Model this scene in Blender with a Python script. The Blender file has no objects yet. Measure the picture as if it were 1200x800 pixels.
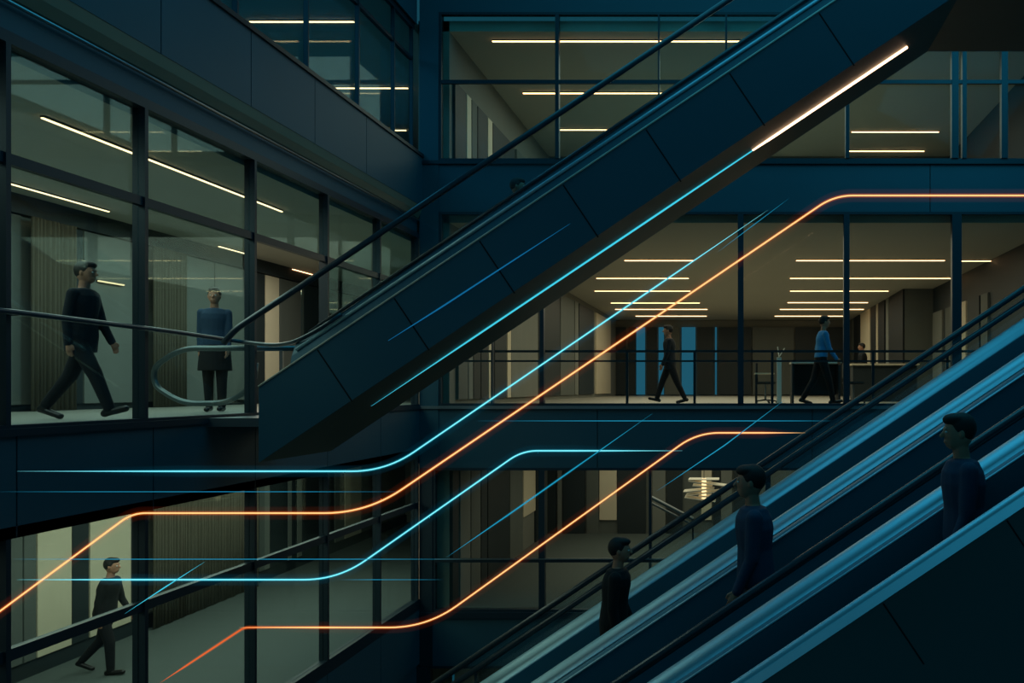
import bpy, bmesh, math, random
from mathutils import Vector, Matrix
random.seed(7)
SC = bpy.context.scene
COL = SC.collection
H = 8.5            # eye level above the atrium floor
PX, PY, F = 860.0, 455.0, 1000.0

def P(x, y, Y):    # point at depth Y that the photograph shows at pixel (x, y)
    return Vector(((x-PX)*Y/F, Y, H+(PY-y)*Y/F))
def lin(c):
    return tuple(((v/255)/12.92 if v/255 <= .04045 else ((v/255+.055)/1.055)**2.4) for v in c)

# ------------------------------------------------------------------ materials
def mat(name, rgb, rough=.6, metal=0.0, var=.12, scale=6.0, spec=.5, bump=0.0, stretch=None):
    m = bpy.data.materials.new(name); m.use_nodes = True
    nt = m.node_tree; b = nt.nodes['Principled BSDF']
    c = lin(rgb)
    tc = nt.nodes.new('ShaderNodeTexCoord'); mp = nt.nodes.new('ShaderNodeMapping')
    nz = nt.nodes.new('ShaderNodeTexNoise'); nz.inputs['Scale'].default_value = scale
    nz.inputs['Detail'].default_value = 4
    if stretch: mp.inputs['Scale'].default_value = stretch
    nt.links.new(tc.outputs['Object'], mp.inputs[0]); nt.links.new(mp.outputs[0], nz.inputs['Vector'])
    rp = nt.nodes.new('ShaderNodeMapRange')
    rp.inputs['To Min'].default_value = 1-var; rp.inputs['To Max'].default_value = 1+var
    nt.links.new(nz.outputs['Fac'], rp.inputs['Value'])
    mx = nt.nodes.new('ShaderNodeVectorMath'); mx.operation = 'SCALE'
    mx.inputs[0].default_value = c
    nt.links.new(rp.outputs[0], mx.inputs['Scale'])
    nt.links.new(mx.outputs[0], b.inputs['Base Color'])
    b.inputs['Roughness'].default_value = rough; b.inputs['Metallic'].default_value = metal
    b.inputs['Specular IOR Level'].default_value = spec
    if bump:
        bp = nt.nodes.new('ShaderNodeBump'); bp.inputs['Strength'].default_value = bump
        bp.inputs['Distance'].default_value = .01
        nt.links.new(nz.outputs['Fac'], bp.inputs['Height']); nt.links.new(bp.outputs[0], b.inputs['Normal'])
    return m
def emis(name, rgb, s):
    m = bpy.data.materials.new(name); m.use_nodes = True
    nt = m.node_tree; nt.nodes.clear()
    o = nt.nodes.new('ShaderNodeOutputMaterial'); e = nt.nodes.new('ShaderNodeEmission')
    e.inputs[0].default_value = (*lin(rgb), 1); e.inputs[1].default_value = s
    nt.links.new(e.outputs[0], o.inputs[0]); return m
def glow_halo(name, rgb, s):  # emissive volume imitating the halo of light around a trail
    m = bpy.data.materials.new(name); m.use_nodes = True
    nt = m.node_tree; nt.nodes.clear()
    o = nt.nodes.new('ShaderNodeOutputMaterial'); e = nt.nodes.new('ShaderNodeEmission')
    e.inputs[0].default_value = (*lin(rgb), 1); e.inputs[1].default_value = s
    nt.links.new(e.outputs[0], o.inputs['Volume'])
    return m
def glass(name, tint, refl=1.0, rough=.02):
    m = bpy.data.materials.new(name); m.use_nodes = True
    nt = m.node_tree; nt.nodes.clear()
    o = nt.nodes.new('ShaderNodeOutputMaterial'); t = nt.nodes.new('ShaderNodeBsdfTransparent')
    g = nt.nodes.new('ShaderNodeBsdfGlossy'); f = nt.nodes.new('ShaderNodeFresnel'); mx = nt.nodes.new('ShaderNodeMixShader')
    k = nt.nodes.new('ShaderNodeMath'); k.operation = 'MULTIPLY'; k.inputs[1].default_value = refl
    t.inputs[0].default_value = (*tint, 1); g.inputs['Roughness'].default_value = rough
    f.inputs[0].default_value = 1.45
    nt.links.new(f.outputs[0], k.inputs[0]); nt.links.new(k.outputs[0], mx.inputs[0])
    nt.links.new(t.outputs[0], mx.inputs[1]); nt.links.new(g.outputs[0], mx.inputs[2])
    nt.links.new(mx.outputs[0], o.inputs[0]); return m

M = dict(
 clad   = mat('blue_black_cladding', (32, 74, 86), .55, .05, .1, 1.2),
 cladw  = mat('warm_lit_cladding', (128, 116, 98), .45, .1, .12, 1.5),
 frame  = mat('dark_window_frame', (22, 42, 52), .45, .2, .08, 4),
 frame2 = mat('black_window_frame', (20, 34, 42), .45, .2, .08, 4),
 groove = mat('panel_joint', (6, 10, 12), .9),
 ceil   = mat('plaster_ceiling', (176, 172, 158), .9, 0, .07, 1.1, stretch=(1, .3, 1)),
 wall   = mat('plaster_wall', (120, 122, 114), .85, 0, .1, 1.5),
 conc   = mat('smooth_concrete', (118, 122, 116), .8, 0, .14, 2.0, stretch=(1, 1, .5)),
 dark   = mat('dark_panel', (30, 42, 46), .6, 0, .15, 3, stretch=(1, 1, .2)),
 vdark  = mat('near_black_slats', (12, 20, 24), .7, 0, .3, 4, stretch=(1, 1, .2)),
 mid    = mat('mid_grey_panel', (92, 98, 94), .7, 0, .15, 3, stretch=(1, 1, .2)),
 cream  = mat('cream_panel', (216, 204, 178), .6, 0, .06, 3),
 wood   = mat('wood_panel', (134, 116, 86), .55, 0, .25, 5, stretch=(1, 1, .1)),
 curt   = mat('curtain_cloth', (98, 92, 78), .95, 0, .2, 9, stretch=(1, 1, .1)),
 carpet = mat('carpet', (78, 88, 86), .98, 0, .3, 60, bump=.3),
 floor  = mat('stone_floor', (150, 148, 138), .45, 0, .1, 1.0),
 soff   = mat('bronze_soffit', (92, 88, 78), .5, .2, .2, 1.2),
 side   = mat('truss_side_panel', (50, 92, 106), .5, .2, .14, .5),
 steel  = mat('brushed_steel', (176, 212, 224), .5, .85, .03, 1),
 steel2 = mat('satin_steel', (150, 158, 162), .35, 1, .08, 3),
 edge   = mat('edge_highlight', (236, 226, 206), .35, 0, .03, 3),
 loop   = mat('dull_steel_loop', (96, 108, 110), .35, .8, .05, 3),
 rub    = mat('handrail_rubber', (30, 48, 60), .3, 0, .08, 3, spec=.8),
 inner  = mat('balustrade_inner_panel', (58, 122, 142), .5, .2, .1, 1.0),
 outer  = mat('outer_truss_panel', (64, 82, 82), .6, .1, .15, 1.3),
 step   = mat('escalator_step', (44, 46, 46), .5, .4, .2, 20),
 skin   = mat('skin', (176, 126, 100), .6, 0, .05, 8),
 hair   = mat('dark_hair', (26, 22, 20), .7, 0, .2, 40),
 navy   = mat('navy_cloth', (12, 22, 32), .9, 0, .15, 20),
 black  = mat('black_cloth', (8, 12, 17), .9, 0, .15, 20),
 blue   = mat('blue_shirt_cloth', (48, 138, 196), .85, 0, .1, 20),
 slate  = mat('slate_blue_cloth', (32, 62, 88), .85, 0, .1, 20),
 shoe   = mat('black_leather', (16, 16, 18), .4, 0, .1, 20),
 white  = mat('white_laminate', (225, 222, 210), .5, 0, .04, 4),
 paper  = mat('white_paper', (240, 235, 220), .8, 0, .04, 4),
 eye    = mat('eye_white', (220, 220, 215), .3),
 wpane  = glass('facade_glass', (.68, .86, .89), .12),
 bpane  = glass('back_facade_glass', (.88, .94, .92), .12),
 bglass = glass('balustrade_glass', (.86, .94, .95), .8),
 lamp   = emis('warm_lamp', (255, 192, 136), 5.5),
 lampd  = emis('warm_lamp_soft', (255, 206, 150), 2.2),
 warmled= emis('warm_led', (255, 205, 160), 6.0),
 cyanglow= emis('cyan_strip_and_trail', (70, 210, 235), 1.0),
 cyandim= emis('cyan_dim_streak', (20, 110, 160), .8),
 cyan   = emis('cyan_trail_core', (120, 232, 244), 1.15),
 orange = emis('orange_trail_core', (255, 200, 128), 1.25),
 oradim = emis('orange_trail_dim', (226, 100, 44), .9),
 cyanf  = emis('cyan_trail_faint', (34, 160, 200), .85),
 gcy    = glow_halo('cyan_halo', (0, 150, 180), 9),
 gcy2   = glow_halo('cyan_halo_thin', (0, 110, 140), .55),
 gor    = glow_halo('orange_halo', (225, 92, 15), 10),
 gor2   = glow_halo('orange_halo_thin', (140, 52, 15), .6),
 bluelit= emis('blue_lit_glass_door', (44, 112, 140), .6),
)

# ------------------------------------------------------------------ mesh helpers
def link(name, bm, m=None, parent=None, smooth=False):
    me = bpy.data.meshes.new(name); bm.normal_update(); bm.to_mesh(me); bm.free()
    for x in (m if isinstance(m, (list, tuple)) else [m]):
        if x: me.materials.append(x)
    if smooth:
        for p in me.polygons: p.use_smooth = True
    o = bpy.data.objects.new(name, me); COL.objects.link(o)
    if parent: o.parent = parent
    return o
def obj(name, bm, m, parent=None, smooth=False):
    o = link(name, bm, m, parent, smooth)
    if parent:
        w = world_of(parent); o.matrix_parent_inverse = w.inverted()
    return o
def world_of(o):
    mt = Matrix.LocRotScale(o.location, o.rotation_euler, o.scale)
    if o.parent: mt = world_of(o.parent) @ o.matrix_parent_inverse @ mt
    return mt
def thing(name, label, cat, loc=(0, 0, 0), group=None, kind=None):
    o = bpy.data.objects.new(name, None); COL.objects.link(o); o.location = loc
    o.empty_display_size = .1
    if label: o['label'] = label; o['category'] = cat
    if group: o['group'] = group
    if kind: o['kind'] = kind
    return o
def tag(o, label, cat, group=None):
    o['label'] = label; o['category'] = cat
    if group: o['group'] = group
    return o
def struct(name, bm, m, smooth=False):
    o = link(name, bm, m, None, smooth); o['kind'] = 'structure'; return o
def box(bm, x0, x1, y0, y1, z0, z1, mi=0, bev=0):
    if x1 < x0: x0, x1 = x1, x0
    if y1 < y0: y0, y1 = y1, y0
    if z1 < z0: z0, z1 = z1, z0
    vs = [bm.verts.new((x, y, z)) for z in (z0, z1) for y in (y0, y1) for x in (x0, x1)]
    fs = []
    for a in ((0, 2, 3, 1), (4, 5, 7, 6), (0, 1, 5, 4), (2, 6, 7, 3), (0, 4, 6, 2), (1, 3, 7, 5)):
        f = bm.faces.new([vs[i] for i in a]); f.material_index = mi; fs.append(f)
    if bev:
        es = list({e for f in fs for e in f.edges})
        bmesh.ops.bevel(bm, geom=es, offset=bev, segments=2, affect='EDGES')
def B(*a, **k):
    bm = bmesh.new(); box(bm, *a, **k); return bm
def prism(bm, pts, y0, y1, mi=0):      # polygon in XZ pulled along Y
    a = [bm.verts.new((p[0], y0, p[1])) for p in pts]; b = [bm.verts.new((p[0], y1, p[1])) for p in pts]
    n = len(pts)
    fs = [bm.faces.new(a), bm.faces.new(list(reversed(b)))]
    for i in range(n): fs.append(bm.faces.new((a[i], b[i], b[(i+1) % n], a[(i+1) % n])))
    for f in fs: f.material_index = mi
    bmesh.ops.recalc_face_normals(bm, faces=fs)
def extr(bm, prof, A, Bv, u, v, closed=True, mi=0):   # profile (s,t) on axes u,v swept A -> B
    a = [bm.verts.new(A+u*s+v*t) for s, t in prof]; b = [bm.verts.new(Bv+u*s+v*t) for s, t in prof]
    n = len(prof); fs = []
    for i in range(n if closed else n-1):
        fs.append(bm.faces.new((a[i], b[i], b[(i+1) % n], a[(i+1) % n])))
    if closed: fs += [bm.faces.new(list(reversed(a))), bm.faces.new(b)]
    for f in fs: f.material_index = mi
    bmesh.ops.recalc_face_normals(bm, faces=fs)
def tube(bm, pts, rad, seg=10, closed=False, flat=1.0):
    pts = [Vector(p) for p in pts]; n = len(pts)
    rad = rad if isinstance(rad, (list, tuple)) else [rad]*n
    rings = []
    up = None
    for i, p in enumerate(pts):
        if closed: t = pts[(i+1) % n]-pts[i-1]
        else: t = pts[min(i+1, n-1)]-pts[max(i-1, 0)]
        t.normalize()
        if up is None:
            up = Vector((0, 1, 0)) if abs(t.y) < .9 else Vector((0, 0, 1))
        s = t.cross(up).normalized(); u = s.cross(t).normalized(); up = u
        rings.append([bm.verts.new(p + (s*math.cos(2*math.pi*k/seg)*flat + u*math.sin(2*math.pi*k/seg))*rad[i]) for k in range(seg)])
    fs = []
    for i in range(n if closed else n-1):
        r, q = rings[i], rings[(i+1) % n]
        for k in range(seg): fs.append(bm.faces.new((r[k], r[(k+1) % seg], q[(k+1) % seg], q[k])))
    if not closed: fs += [bm.faces.new(list(reversed(rings[0]))), bm.faces.new(rings[-1])]
    bmesh.ops.recalc_face_normals(bm, faces=fs)
def T(pts, rad, **k):
    bm = bmesh.new(); tube(bm, pts, rad, **k); return bm
def fillet(pts, r, n=10):              # round the corners of a polyline
    out = [Vector(pts[0])]
    for i in range(1, len(pts)-1):
        a, b, c = Vector(pts[i-1]), Vector(pts[i]), Vector(pts[i+1])
        rr = r[i-1] if isinstance(r, (list, tuple)) else r
        d1 = (a-b); d2 = (c-b); q = min(rr, d1.length*.49, d2.length*.49)
        p0 = b+d1.normalized()*q; p1 = b+d2.normalized()*q
        for k in range(n+1):
            t = k/n; out.append(p0*(1-t)**2 + b*2*t*(1-t) + p1*t*t)
    out.append(Vector(pts[-1])); return out

# ================================================================== SETTING
XL, XW = -6.0, -10.4         # left facade plane, left wing inner wall
YB = 16.3                    # back facade plane
Z0, Z1f, Z2f = H-4.24, H-.336, H+4.0     # lower, middle, upper floors
def R(v): return H+v
# atrium floor and far surroundings
struct('floor', B(-10.6, 14, 1, 16.6, -.15, 0), M['floor'])
# --- left wing slabs
def slab(name, x0, x1, y0, y1, z0, z1, m): return struct(name, B(x0, x1, y0, y1, z0, z1), m)
slab('floor', XW, XL-.16, 2, 27, Z0-.2, Z0, M['carpet'])
slab('floor', XW, XL-.16, 2, 27, Z1f-.3, Z1f, M['floor'])
slab('floor', XW, XL-.16, 2, 27, Z2f-.3, Z2f, M['carpet'])
slab('ceiling', XW, XL-.16, 2, 27, R(-1.2), Z1f-.301, M['ceil'])
slab('ceiling', XW, XL-.16, 2, 27, R(2.80), Z2f-.301, M['ceil'])
slab('ceiling', XW, XL-.16, 2, 27, R(6.9), R(7.1), M['ceil'])
struct('wall_left', B(XW-.2, XW, 2, 27, R(-8.5), R(7.1)), M['wall'])
struct('wall_left_end', B(XW, XL-.3, 27, 27.2, R(-4.24), R(7.1)), M['wall'])
struct('wall_left_near', B(XW, XL-.3, 1.8, 2, R(-4.24), R(7.1)), M['wall'])

# --- left facade: fascias
def fascia(name, z0, z1, xf, y0, y1, joints, m=None):
    bm = bmesh.new(); ys = [y0]+joints+[y1]
    box(bm, xf-.14, xf-.03, y0, y1, z0, z1, 1)
    for a, b in zip(ys[:-1], ys[1:]): box(bm, xf-.03, xf, a+.008, b-.008, z0, z1, 0)
    o = struct(name, bm, [m or M['clad'], M['groove']]); return o
fascia('trim_1', R(3.47), R(4.40), XL+.06, 2, YB, [3.9, 5.6, 7.2, 8.85, 10.5, 12.1, 13.8])
fascia('trim_2', R(-1.25), R(-.40), XL, 2, YB, [3.6, 5.3, 7.14, 8.82, 10.7, 12.6, 14.5])
fascia('trim_3', R(-5.25), R(-4.22), XL, 2, YB, [3.6, 5.3, 7.14, 8.82, 10.7, 12.6, 14.5])
# parapet coping
bm = bmesh.new(); box(bm, XL-.2, XL+.09, 2, YB, R(4.40), R(4.46)); struct('trim_4', bm, M['frame2'])
# cove under the fascia: slope with warm window light put into its colour, bright ledge, dark band, thin bead
bm = bmesh.new()
prof = [(XL+.055, 3.47), (XL+.03, 3.35), (XL-.02, 3.25), (XL-.06, 3.225), (XL-.14, 3.225), (XL-.14, 3.47)]
a = [bm.verts.new((x, 2, R(z))) for x, z in prof]; b_ = [bm.verts.new((x, YB, R(z))) for x, z in prof]
for i in range(len(prof)): bm.faces.new((a[i], b_[i], b_[(i+1) % 6], a[(i+1) % 6]))
bmesh.ops.recalc_face_normals(bm, faces=bm.faces)
struct('trim_5', bm, M['cladw'])
struct('trim_6', T([(XL+.0, y, R(3.20)) for y in (2, YB)], .018, seg=8), M['steel2'], True)
struct('trim_7', B(XL-.16, XL-.05, 2, YB, R(2.97), R(3.225)), M['clad'])
struct('trim_8', T([(XL-.04, y, R(2.965)) for y in (2, YB)], .012, seg=8), M['steel2'], True)
struct('trim_9', B(XL-.14, XL+.03, 2, YB, R(-.40), R(-.335)), M['frame'])

ML = [3.6, 5.3, 7.06, 8.72, 10.71, 12.63, 14.5, 16.22]
# --- left facade windows (middle storey)
def glazing_left(n, z0, z1, tz, ys, skip=(), x=XL, mw=.05, md=.13, tw=.09, top=.10, pane=None, fr='frame'):
    w = thing('window_%d' % n, None, None, (x, ys[0], z0), kind='structure')
    bm = bmesh.new()
    box(bm, x-md, x, 2, YB, z1, z1+top); box(bm, x-md, x, 2, YB, z0, z0+.03)
    obj('frame', bm, M[fr], w)
    for y in ys: obj('mullion', B(x-md, x+.0, y-mw/2, y+mw/2, z0+.03, z1), M[fr], w)
    e = [2]+list(ys)
    for i, (a, b) in enumerate(zip(e[:-1], e[1:])):
        a2, b2 = a+mw/2, b-mw/2
        zs = [z0+.03]+[t for t in tz]+[z1]
        for t in tz: obj('transom', B(x-.09, x-.02, a2, b2, t-tw/2, t+tw/2), M[fr], w)
        for k, (p, q) in enumerate(zip(zs[:-1], zs[1:])):
            if (i, k) in skip: continue
            obj('pane', B(x-.075, x-.063, a2, b2, p+(tw/2 if k else 0), q-(tw/2 if k < len(zs)-2 else 0)), pane or M['wpane'], w)
    return w
glazing_left(1, R(-.335), R(2.86), [R(1.91)], ML, skip={(5, 0)})
glazing_left(2, R(-4.05), R(-1.25), [R(-2.22)], ML, tw=.10)
MU = [3.5, 5.25, 7.0, 8.75, 10.5, 12.24, 13.9, 15.35, 16.22]
glazing_left(3, R(4.46), R(6.85), [R(6.28)], MU, x=XL-.1, mw=.03, md=.07, tw=.06)
struct('trim_10', B(XL-.14, XL, 2, YB, R(-4.22), R(-4.05)), M['frame'])
# interior steel mullion fins of lower storey (behind the glass)
# long guard rail that runs past the middle glazing
rl = thing('guard_rail', 'dark round rail running along the inside left glazing, curving up to the escalator', 'railing', (XL+.06, 7, R(.6)))
pts = [(XL+.07, 2.2, R(.63)), (XL+.07, 7, R(.63)), (XL+.07, 9.0, R(.60)), (XL+.09, 10.2, R(.56)),
       tuple(P(322, 405, 9.9)), tuple(P(345, 401, 9.6)), tuple(P(372, 387, 9.52)), tuple(P(400, 368, 9.5))]
obj('rail', T(fillet(pts, .35, 6), .024, seg=10), M['rub'], rl, True)
for y in (3.6, 5.3, 7.06, 8.72):
    obj('bracket', B(XL, XL+.07, y-.012, y+.012, R(.60), R(.62)), M['frame'], rl)

# --- left wing wall panelling
def wallpan(name, y0, y1, z0, z1, m, d=.06):
    o = struct(name, B(XW+.0, XW+d, y0, y1, z0, z1), m); return o
def YW(x): return 10400/(860-x)
n = [11]
def trim(bm, m, smooth=False):
    o = struct('trim_%d' % n[0], bm, m, smooth); n[0] += 1; return o
for x0, x1, m in [(-300, 18, 'mid'), (79, 91, 'dark'), (93, 150, 'conc'), (151, 163, 'dark'), (209, 211, 'dark'), (212.5, 246.5, 'conc'), (247.5, 291, 'conc'),
                  (292, 306, 'dark'), (307, 323, 'cream'), (324, 352, 'mid'), (353, 392, 'dark'), (394, 410, 'mid'), (411, 440, 'dark')]:
    trim(B(XW, XW+.08, YW(x0), YW(x1), Z1f+.1, R(2.5)), M[m])
trim(B(XW, XW+.12, 2, 27, R(2.52), R(2.80)), M['dark'])
trim(B(XW, XW+.04, 2, 27, Z1f, Z1f+.1), M['dark'])
# lower storey
for x0, x1, m in [(-300, 20, 'mid'), (22, 36, 'mid'), (38, 78, 'cream'), (79, 98, 'dark'), (100, 148, 'cream'), (150, 163, 'mid'),
                  (300, 306, 'mid'), (306, 312, 'conc'), (313, 333, 'dark'), (334, 338, 'conc'), (340, 344, 'dark'), (345, 350, 'conc'), (351, 388, 'dark'),
                  (389, 400, 'conc'), (401, 420, 'cream'), (421, 440, 'mid')]:
    trim(B(XW, XW+.08, YW(x0), YW(x1), Z0+.25, R(-1.2)), M[m])
trim(B(XW, XW+.05, 2, 27, Z0, Z0+.25), M['dark'])
def curtain(label, x0, x1, z0, z1, m):
    y0, y1 = YW(x0), YW(x1); nn = int((y1-y0)/.012); bm = bmesh.new(); rows = []
    for z in (z0, (z0+z1)/2, z1):
        rows.append([bm.verts.new((XW+.2+.03*math.sin(i*.95+.5*math.sin(i*.07))+.012*math.sin(i*.23), y0+(y1-y0)*i/nn, z)) for i in range(nn+1)])
    for r, q in zip(rows[:-1], rows[1:]):
        for i in range(nn): bm.faces.new((r[i], r[i+1], q[i+1], q[i]))
    o = link('curtain', bm, M[m], None, True)
    md = o.modifiers.new('t', 'SOLIDIFY'); md.thickness = .006
    return tag(o, label, 'curtain')
curtain('tall grey pleated curtain behind the walking man in the left wing', 20, 76, Z1f+.01, R(2.5), 'curt')
curtain('narrow brown pleated curtain left of the person in the blue top', 166, 207, Z1f+.01, R(2.5), 'curt')
curtain('warm lit pleated curtain on the lower floor of the left wing', 166, 292, Z0+.01, R(-1.22), 'curt')

struct('wall_left_base', B(XL-.3, XL-.05, 2, YB, 0, R(-5.25)), M['clad'])
fascia('trim_90', R(6.95), R(8.6), XL-.05, 2, YB, [5.25, 8.75, 12.24])
# --- back facade
def fasciaB(z0, z1, x0, x1, joints, yf=YB, m='clad'):
    bm = bmesh.new(); xs = [x0]+joints+[x1]
    box(bm, x0, x1, yf+.03, yf+.2, z0, z1, 1)
    for a, b in zip(xs[:-1], xs[1:]): box(bm, a+.008, b-.008, yf, yf+.03, z0, z1, 0)
    return trim(bm, [M[m], M['groove']])
XR = 9.5
def xb(x): return (x-PX)*YB/F
def zb(y): return H+(PY-y)*YB/F
fasciaB(zb(248), zb(192), XL+.02, XR, [xb(506), xb(800), xb(1090)])
fasciaB(zb(548), zb(478), XL+.02, XR, [xb(700), xb(952)])
fasciaB(zb(780), zb(724), XL+.02, XR, [xb(690)])
fasciaB(zb(14), zb(-60), XL+.02, XR, [])
trim(B(XL+.02, XR, YB-.05, YB+.1, zb(192.5), zb(188.5)), M['frame'])
trim(B(XL+.02, XR, YB-.05, YB+.1, zb(479), zb(475.5)), M['steel2'])
trim(B(XL+.02, XR, YB-.05, YB+.1, zb(724), zb(717)), M['frame'])
trim(B(xb(492), xb(514), YB-.02, YB+.3, zb(548), zb(-60)), M['clad'])    # corner pier, upper
trim(B(xb(492), xb(507), YB-.02, YB+.3, zb(780), zb(548)), M['frame'])
trim(B(XL+.02, XR, YB+.001, YB+.3, 0, zb(812)), M['clad'])
def glazing_back(n_, x0, x1, z0, z1, ms, ts, mw=.05, thick=()):
    w = thing('window_%d' % n_, None, None, (x0, YB, z0), kind='structure')
    bm = bmesh.new()
    box(bm, x0, x1, YB, YB+.1, z0, z0+.05); box(bm, x0, x1, YB, YB+.1, z1-.05, z1); box(bm, x0, x0+.05, YB, YB+.1, z0+.05, z1-.05)
    obj('frame', bm, M['frame'], w)
    xs = [x0+.05]+ms+[x1]
    for i, m_ in enumerate(ms):
        k = thick[i] if i < len(thick) else mw
        obj('mullion', B(m_-k/2, m_+k/2, YB-.03, YB+.1, z0+.05, z1-.05), M['frame'], w)
    for t in ts: obj('transom', B(x0+.05, x1, YB-.02, YB+.04, t-.035, t+.035), M['frame'], w)
    for t in ts[:1 if n_ == 6 else 0]: obj('transom_highlight', B(x0+.05, x1, YB-.035, YB-.02, t+.02, t+.045), M['steel2'], w)  # bead added for the warm highlight along the transom
    for a, b in zip(xs[:-1], xs[1:]): obj('pane', B(a, b, YB+.055, YB+.067, z0+.05, z1-.05), M['bpane'], w)
    return w
glazing_back(4, xb(514), XR, zb(188.5), zb(14), [xb(653), xb(772), xb(851), xb(993), xb(1119), xb(1130), xb(1177), xb(1290)], [zb(96)],
             thick=(.07, .03, .04, .07, .13, .08, .12, .1))
glazing_back(5, xb(514), XR, zb(475.5), zb(248), [xb(577), xb(635), xb(868), xb(992), xb(1121), xb(1290)], [], thick=(.02, .08, .11, .11, .18, .1))
glazing_back(6, xb(507), XR, zb(717), zb(548), [xb(635), xb(762), xb(900), xb(1060), xb(1200)], [zb(656.5)], thick=(.11, .05, .1, .1, .1))
trim(B(xb(484), xb(501), YB-.03, YB+.3, 0, zb(780.5)), M['frame'])
glazing_back(7, xb(501), XR, zb(812), zb(780), [xb(558), xb(640), xb(760)], [])

# back rooms : floors, ceilings, walls
slab('floor', XL-.1, XR, YB+.2, 41, Z0-.2, Z0, M['carpet'])
slab('floor', XL-.1, XR, YB+.2, 41, Z1f-.3, Z1f, M['floor'])
slab('floor', XL-.1, XR, YB+.2, 41, Z2f-.3, Z2f, M['floor'])
slab('floor', XL-.1, XR, YB+.2, 30, R(-7.8), R(-7.6), M['floor'])
slab('ceiling', XL-.1, XR, YB+.2, 41, R(-1.45), Z1f-.301, M['ceil'])
slab('ceiling', XL-.1, XR, YB+.2, 41, R(3.2), Z2f-.301, M['ceil'])
slab('ceiling', XL-.1, XR, YB+.2, 31, R(6.9), R(7.1), M['ceil'])
slab('ceiling', XL-.1, XR, YB+.2, 30, R(-5.3), R(-4.45), M['ceil'])
struct('wall_back_left', B(XL-.1, -5.5, YB+.2, 41, Z0, R(7.1)), M['wall'])
struct('wall_right', B(6.4, XR, 16.5, 27.4, Z0, R(7.1)), M['dark'])
struct('wall_right_rear', B(5.48, XR, 27.41, 41, Z1f, R(3.2)), M['mid'])
struct('wall_back_middle', B(-5.5, 5.48, 40, 40.2, Z1f, R(3.2)), M['wall'])
struct('wall_back_upper', B(-5.5, 6.4, 25.4, 25.6, Z2f, R(6.9)), M['mid'])
struct('wall_back_lower', B(-5.5, 6.4, 25, 25.2, Z0, R(-1.45)), M['mid'])
struct('wall_back_basement', B(-6.1, XR, 19, 19.2, R(-7.6), R(-5.3)), M['mid'])

# panels along the left wall X=-5.5 in the three storeys
def YX(x, X=-5.5): return 1000*X/(x-PX)
def lpan(x0, x1, z0, z1, m, X=-5.5, d=.06):
    y0, y1 = YX(x0, X), YX(x1, X)
    return trim(B(X, X+(d if X < 0 else -d), y0, y1, z0, z1), M[m])
for x0, x1, m in [(534, 545, 'mid'), (546, 551, 'conc'), (552, 560, 'dark'), (561, 569, 'dark'), (570, 576, 'cream'), (577, 591, 'dark'),
                  (592, 596, 'cream'), (596.5, 628, 'conc'), (629, 654, 'dark'), (655, 671, 'mid'), (672, 676, 'conc'), (677, 694, 'dark'), (697, 714, 'cream')]:
    lpan(x0, x1, Z1f+.12, R(3.0 if x0 > 592 else 2.9), m)
for x0, x1, m in [(530, 532, 'dark'), (532, 543, 'dark'), (544, 549, 'cream'), (550, 556, 'mid'), (557, 568, 'dark'), (569, 574, 'cream'), (575, 600, 'dark'), (603, 640, 'mid')]:
    lpan(x0, x1, Z2f+.1, R(6.0), m)
# middle right wall panels X=5.48 (Y 27.4..40)
for x0, x1, m in [(997, 1001, 'mid'), (1002, 1008, 'vdark'), (1010, 1021, 'cream'), (1022, 1028, 'vdark'), (1028.5, 1030, 'cream'), (1031, 1038, 'vdark'), (1040, 1043, 'conc'), (1044, 1060, 'vdark')]:
    lpan(x0, x1, Z1f+.1, R(3.19), m, X=5.48)
for x0, x1, m in [(1095, 1106, 'conc'), (1110, 1125, 'mid'), (1127, 1134, 'cream'), (1136, 1150, 'dark'), (1152, 1160, 'mid')]:
    lpan(x0, x1, Z1f+.1, R(2.4), m, X=6.4)
def bpan(x0, x1, z0, z1, m, Y, d=.08):
    return trim(B((x0-PX)*Y/F, (x1-PX)*Y/F, Y-d, Y, z0, z1), M[m])
# middle back wall: dark header, partition, blue-lit doors
bpan(722, 997, R(1.9), R(3.18), 'wall', 39.99, .1)
for x0, x1, m in [(722, 734, 'dark'), (737, 745, 'dark'), (746, 756, 'bluelit'), (758, 770, 'dark'), (772, 778, 'bluelit'), (779, 797, 'mid'), (799, 815, 'bluelit'), (817, 836, 'dark'),
                  (838, 840, 'bluelit'), (842, 880, 'dark'), (882, 930, 'mid'), (932, 992, 'dark')]:
    bpan(x0, x1, Z1f+.05, R(2.85), m, 39.8, .1)
# lower back wall panels
for x0, x1, m in [(527, 534, 'dark'), (536, 548, 'conc'), (549, 560, 'mid'), (561, 568, 'dark'), (569, 594, 'dark'), (595, 610, 'mid'), (611, 625, 'cream'), (626, 631, 'dark'), (632, 639, 'mid')]:
    lpan(x0, x1, Z0+(.9 if m == 'cream' else .02), R(-1.46), m)
for x0, x1, m in [(640, 652, 'dark'),
                  (654, 659, 'conc'), (660, 686, 'dark'), (688, 702, 'mid'), (703, 723, 'cream'), (724, 757, 'dark'), (765, 780, 'conc'), (782, 800, 'dark'), (822, 834, 'cream'), (836, 844, 'dark'), (845, 858, 'conc'), (860, 874, 'dark'), (875, 885, 'cream'), (900, 960, 'mid')]:
    bpan(x0, x1, Z0+(.75 if m == 'cream' and x0 < 700 else .4 if m == 'cream' else 0), R(-1.46), m, 25)
# upper back wall: lit portions painted as cream panels and dark boxes
for x0, x1, m in [(560, 640, 'dark'), (700, 912, 'mid'), (914, 936, 'cream'), (937, 1023, 'dark'), (1025, 1083, 'cream'), (1085, 1120, 'dark')]:
    bpan(x0, x1, Z2f, R(6.75), m, 25.4)
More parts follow.
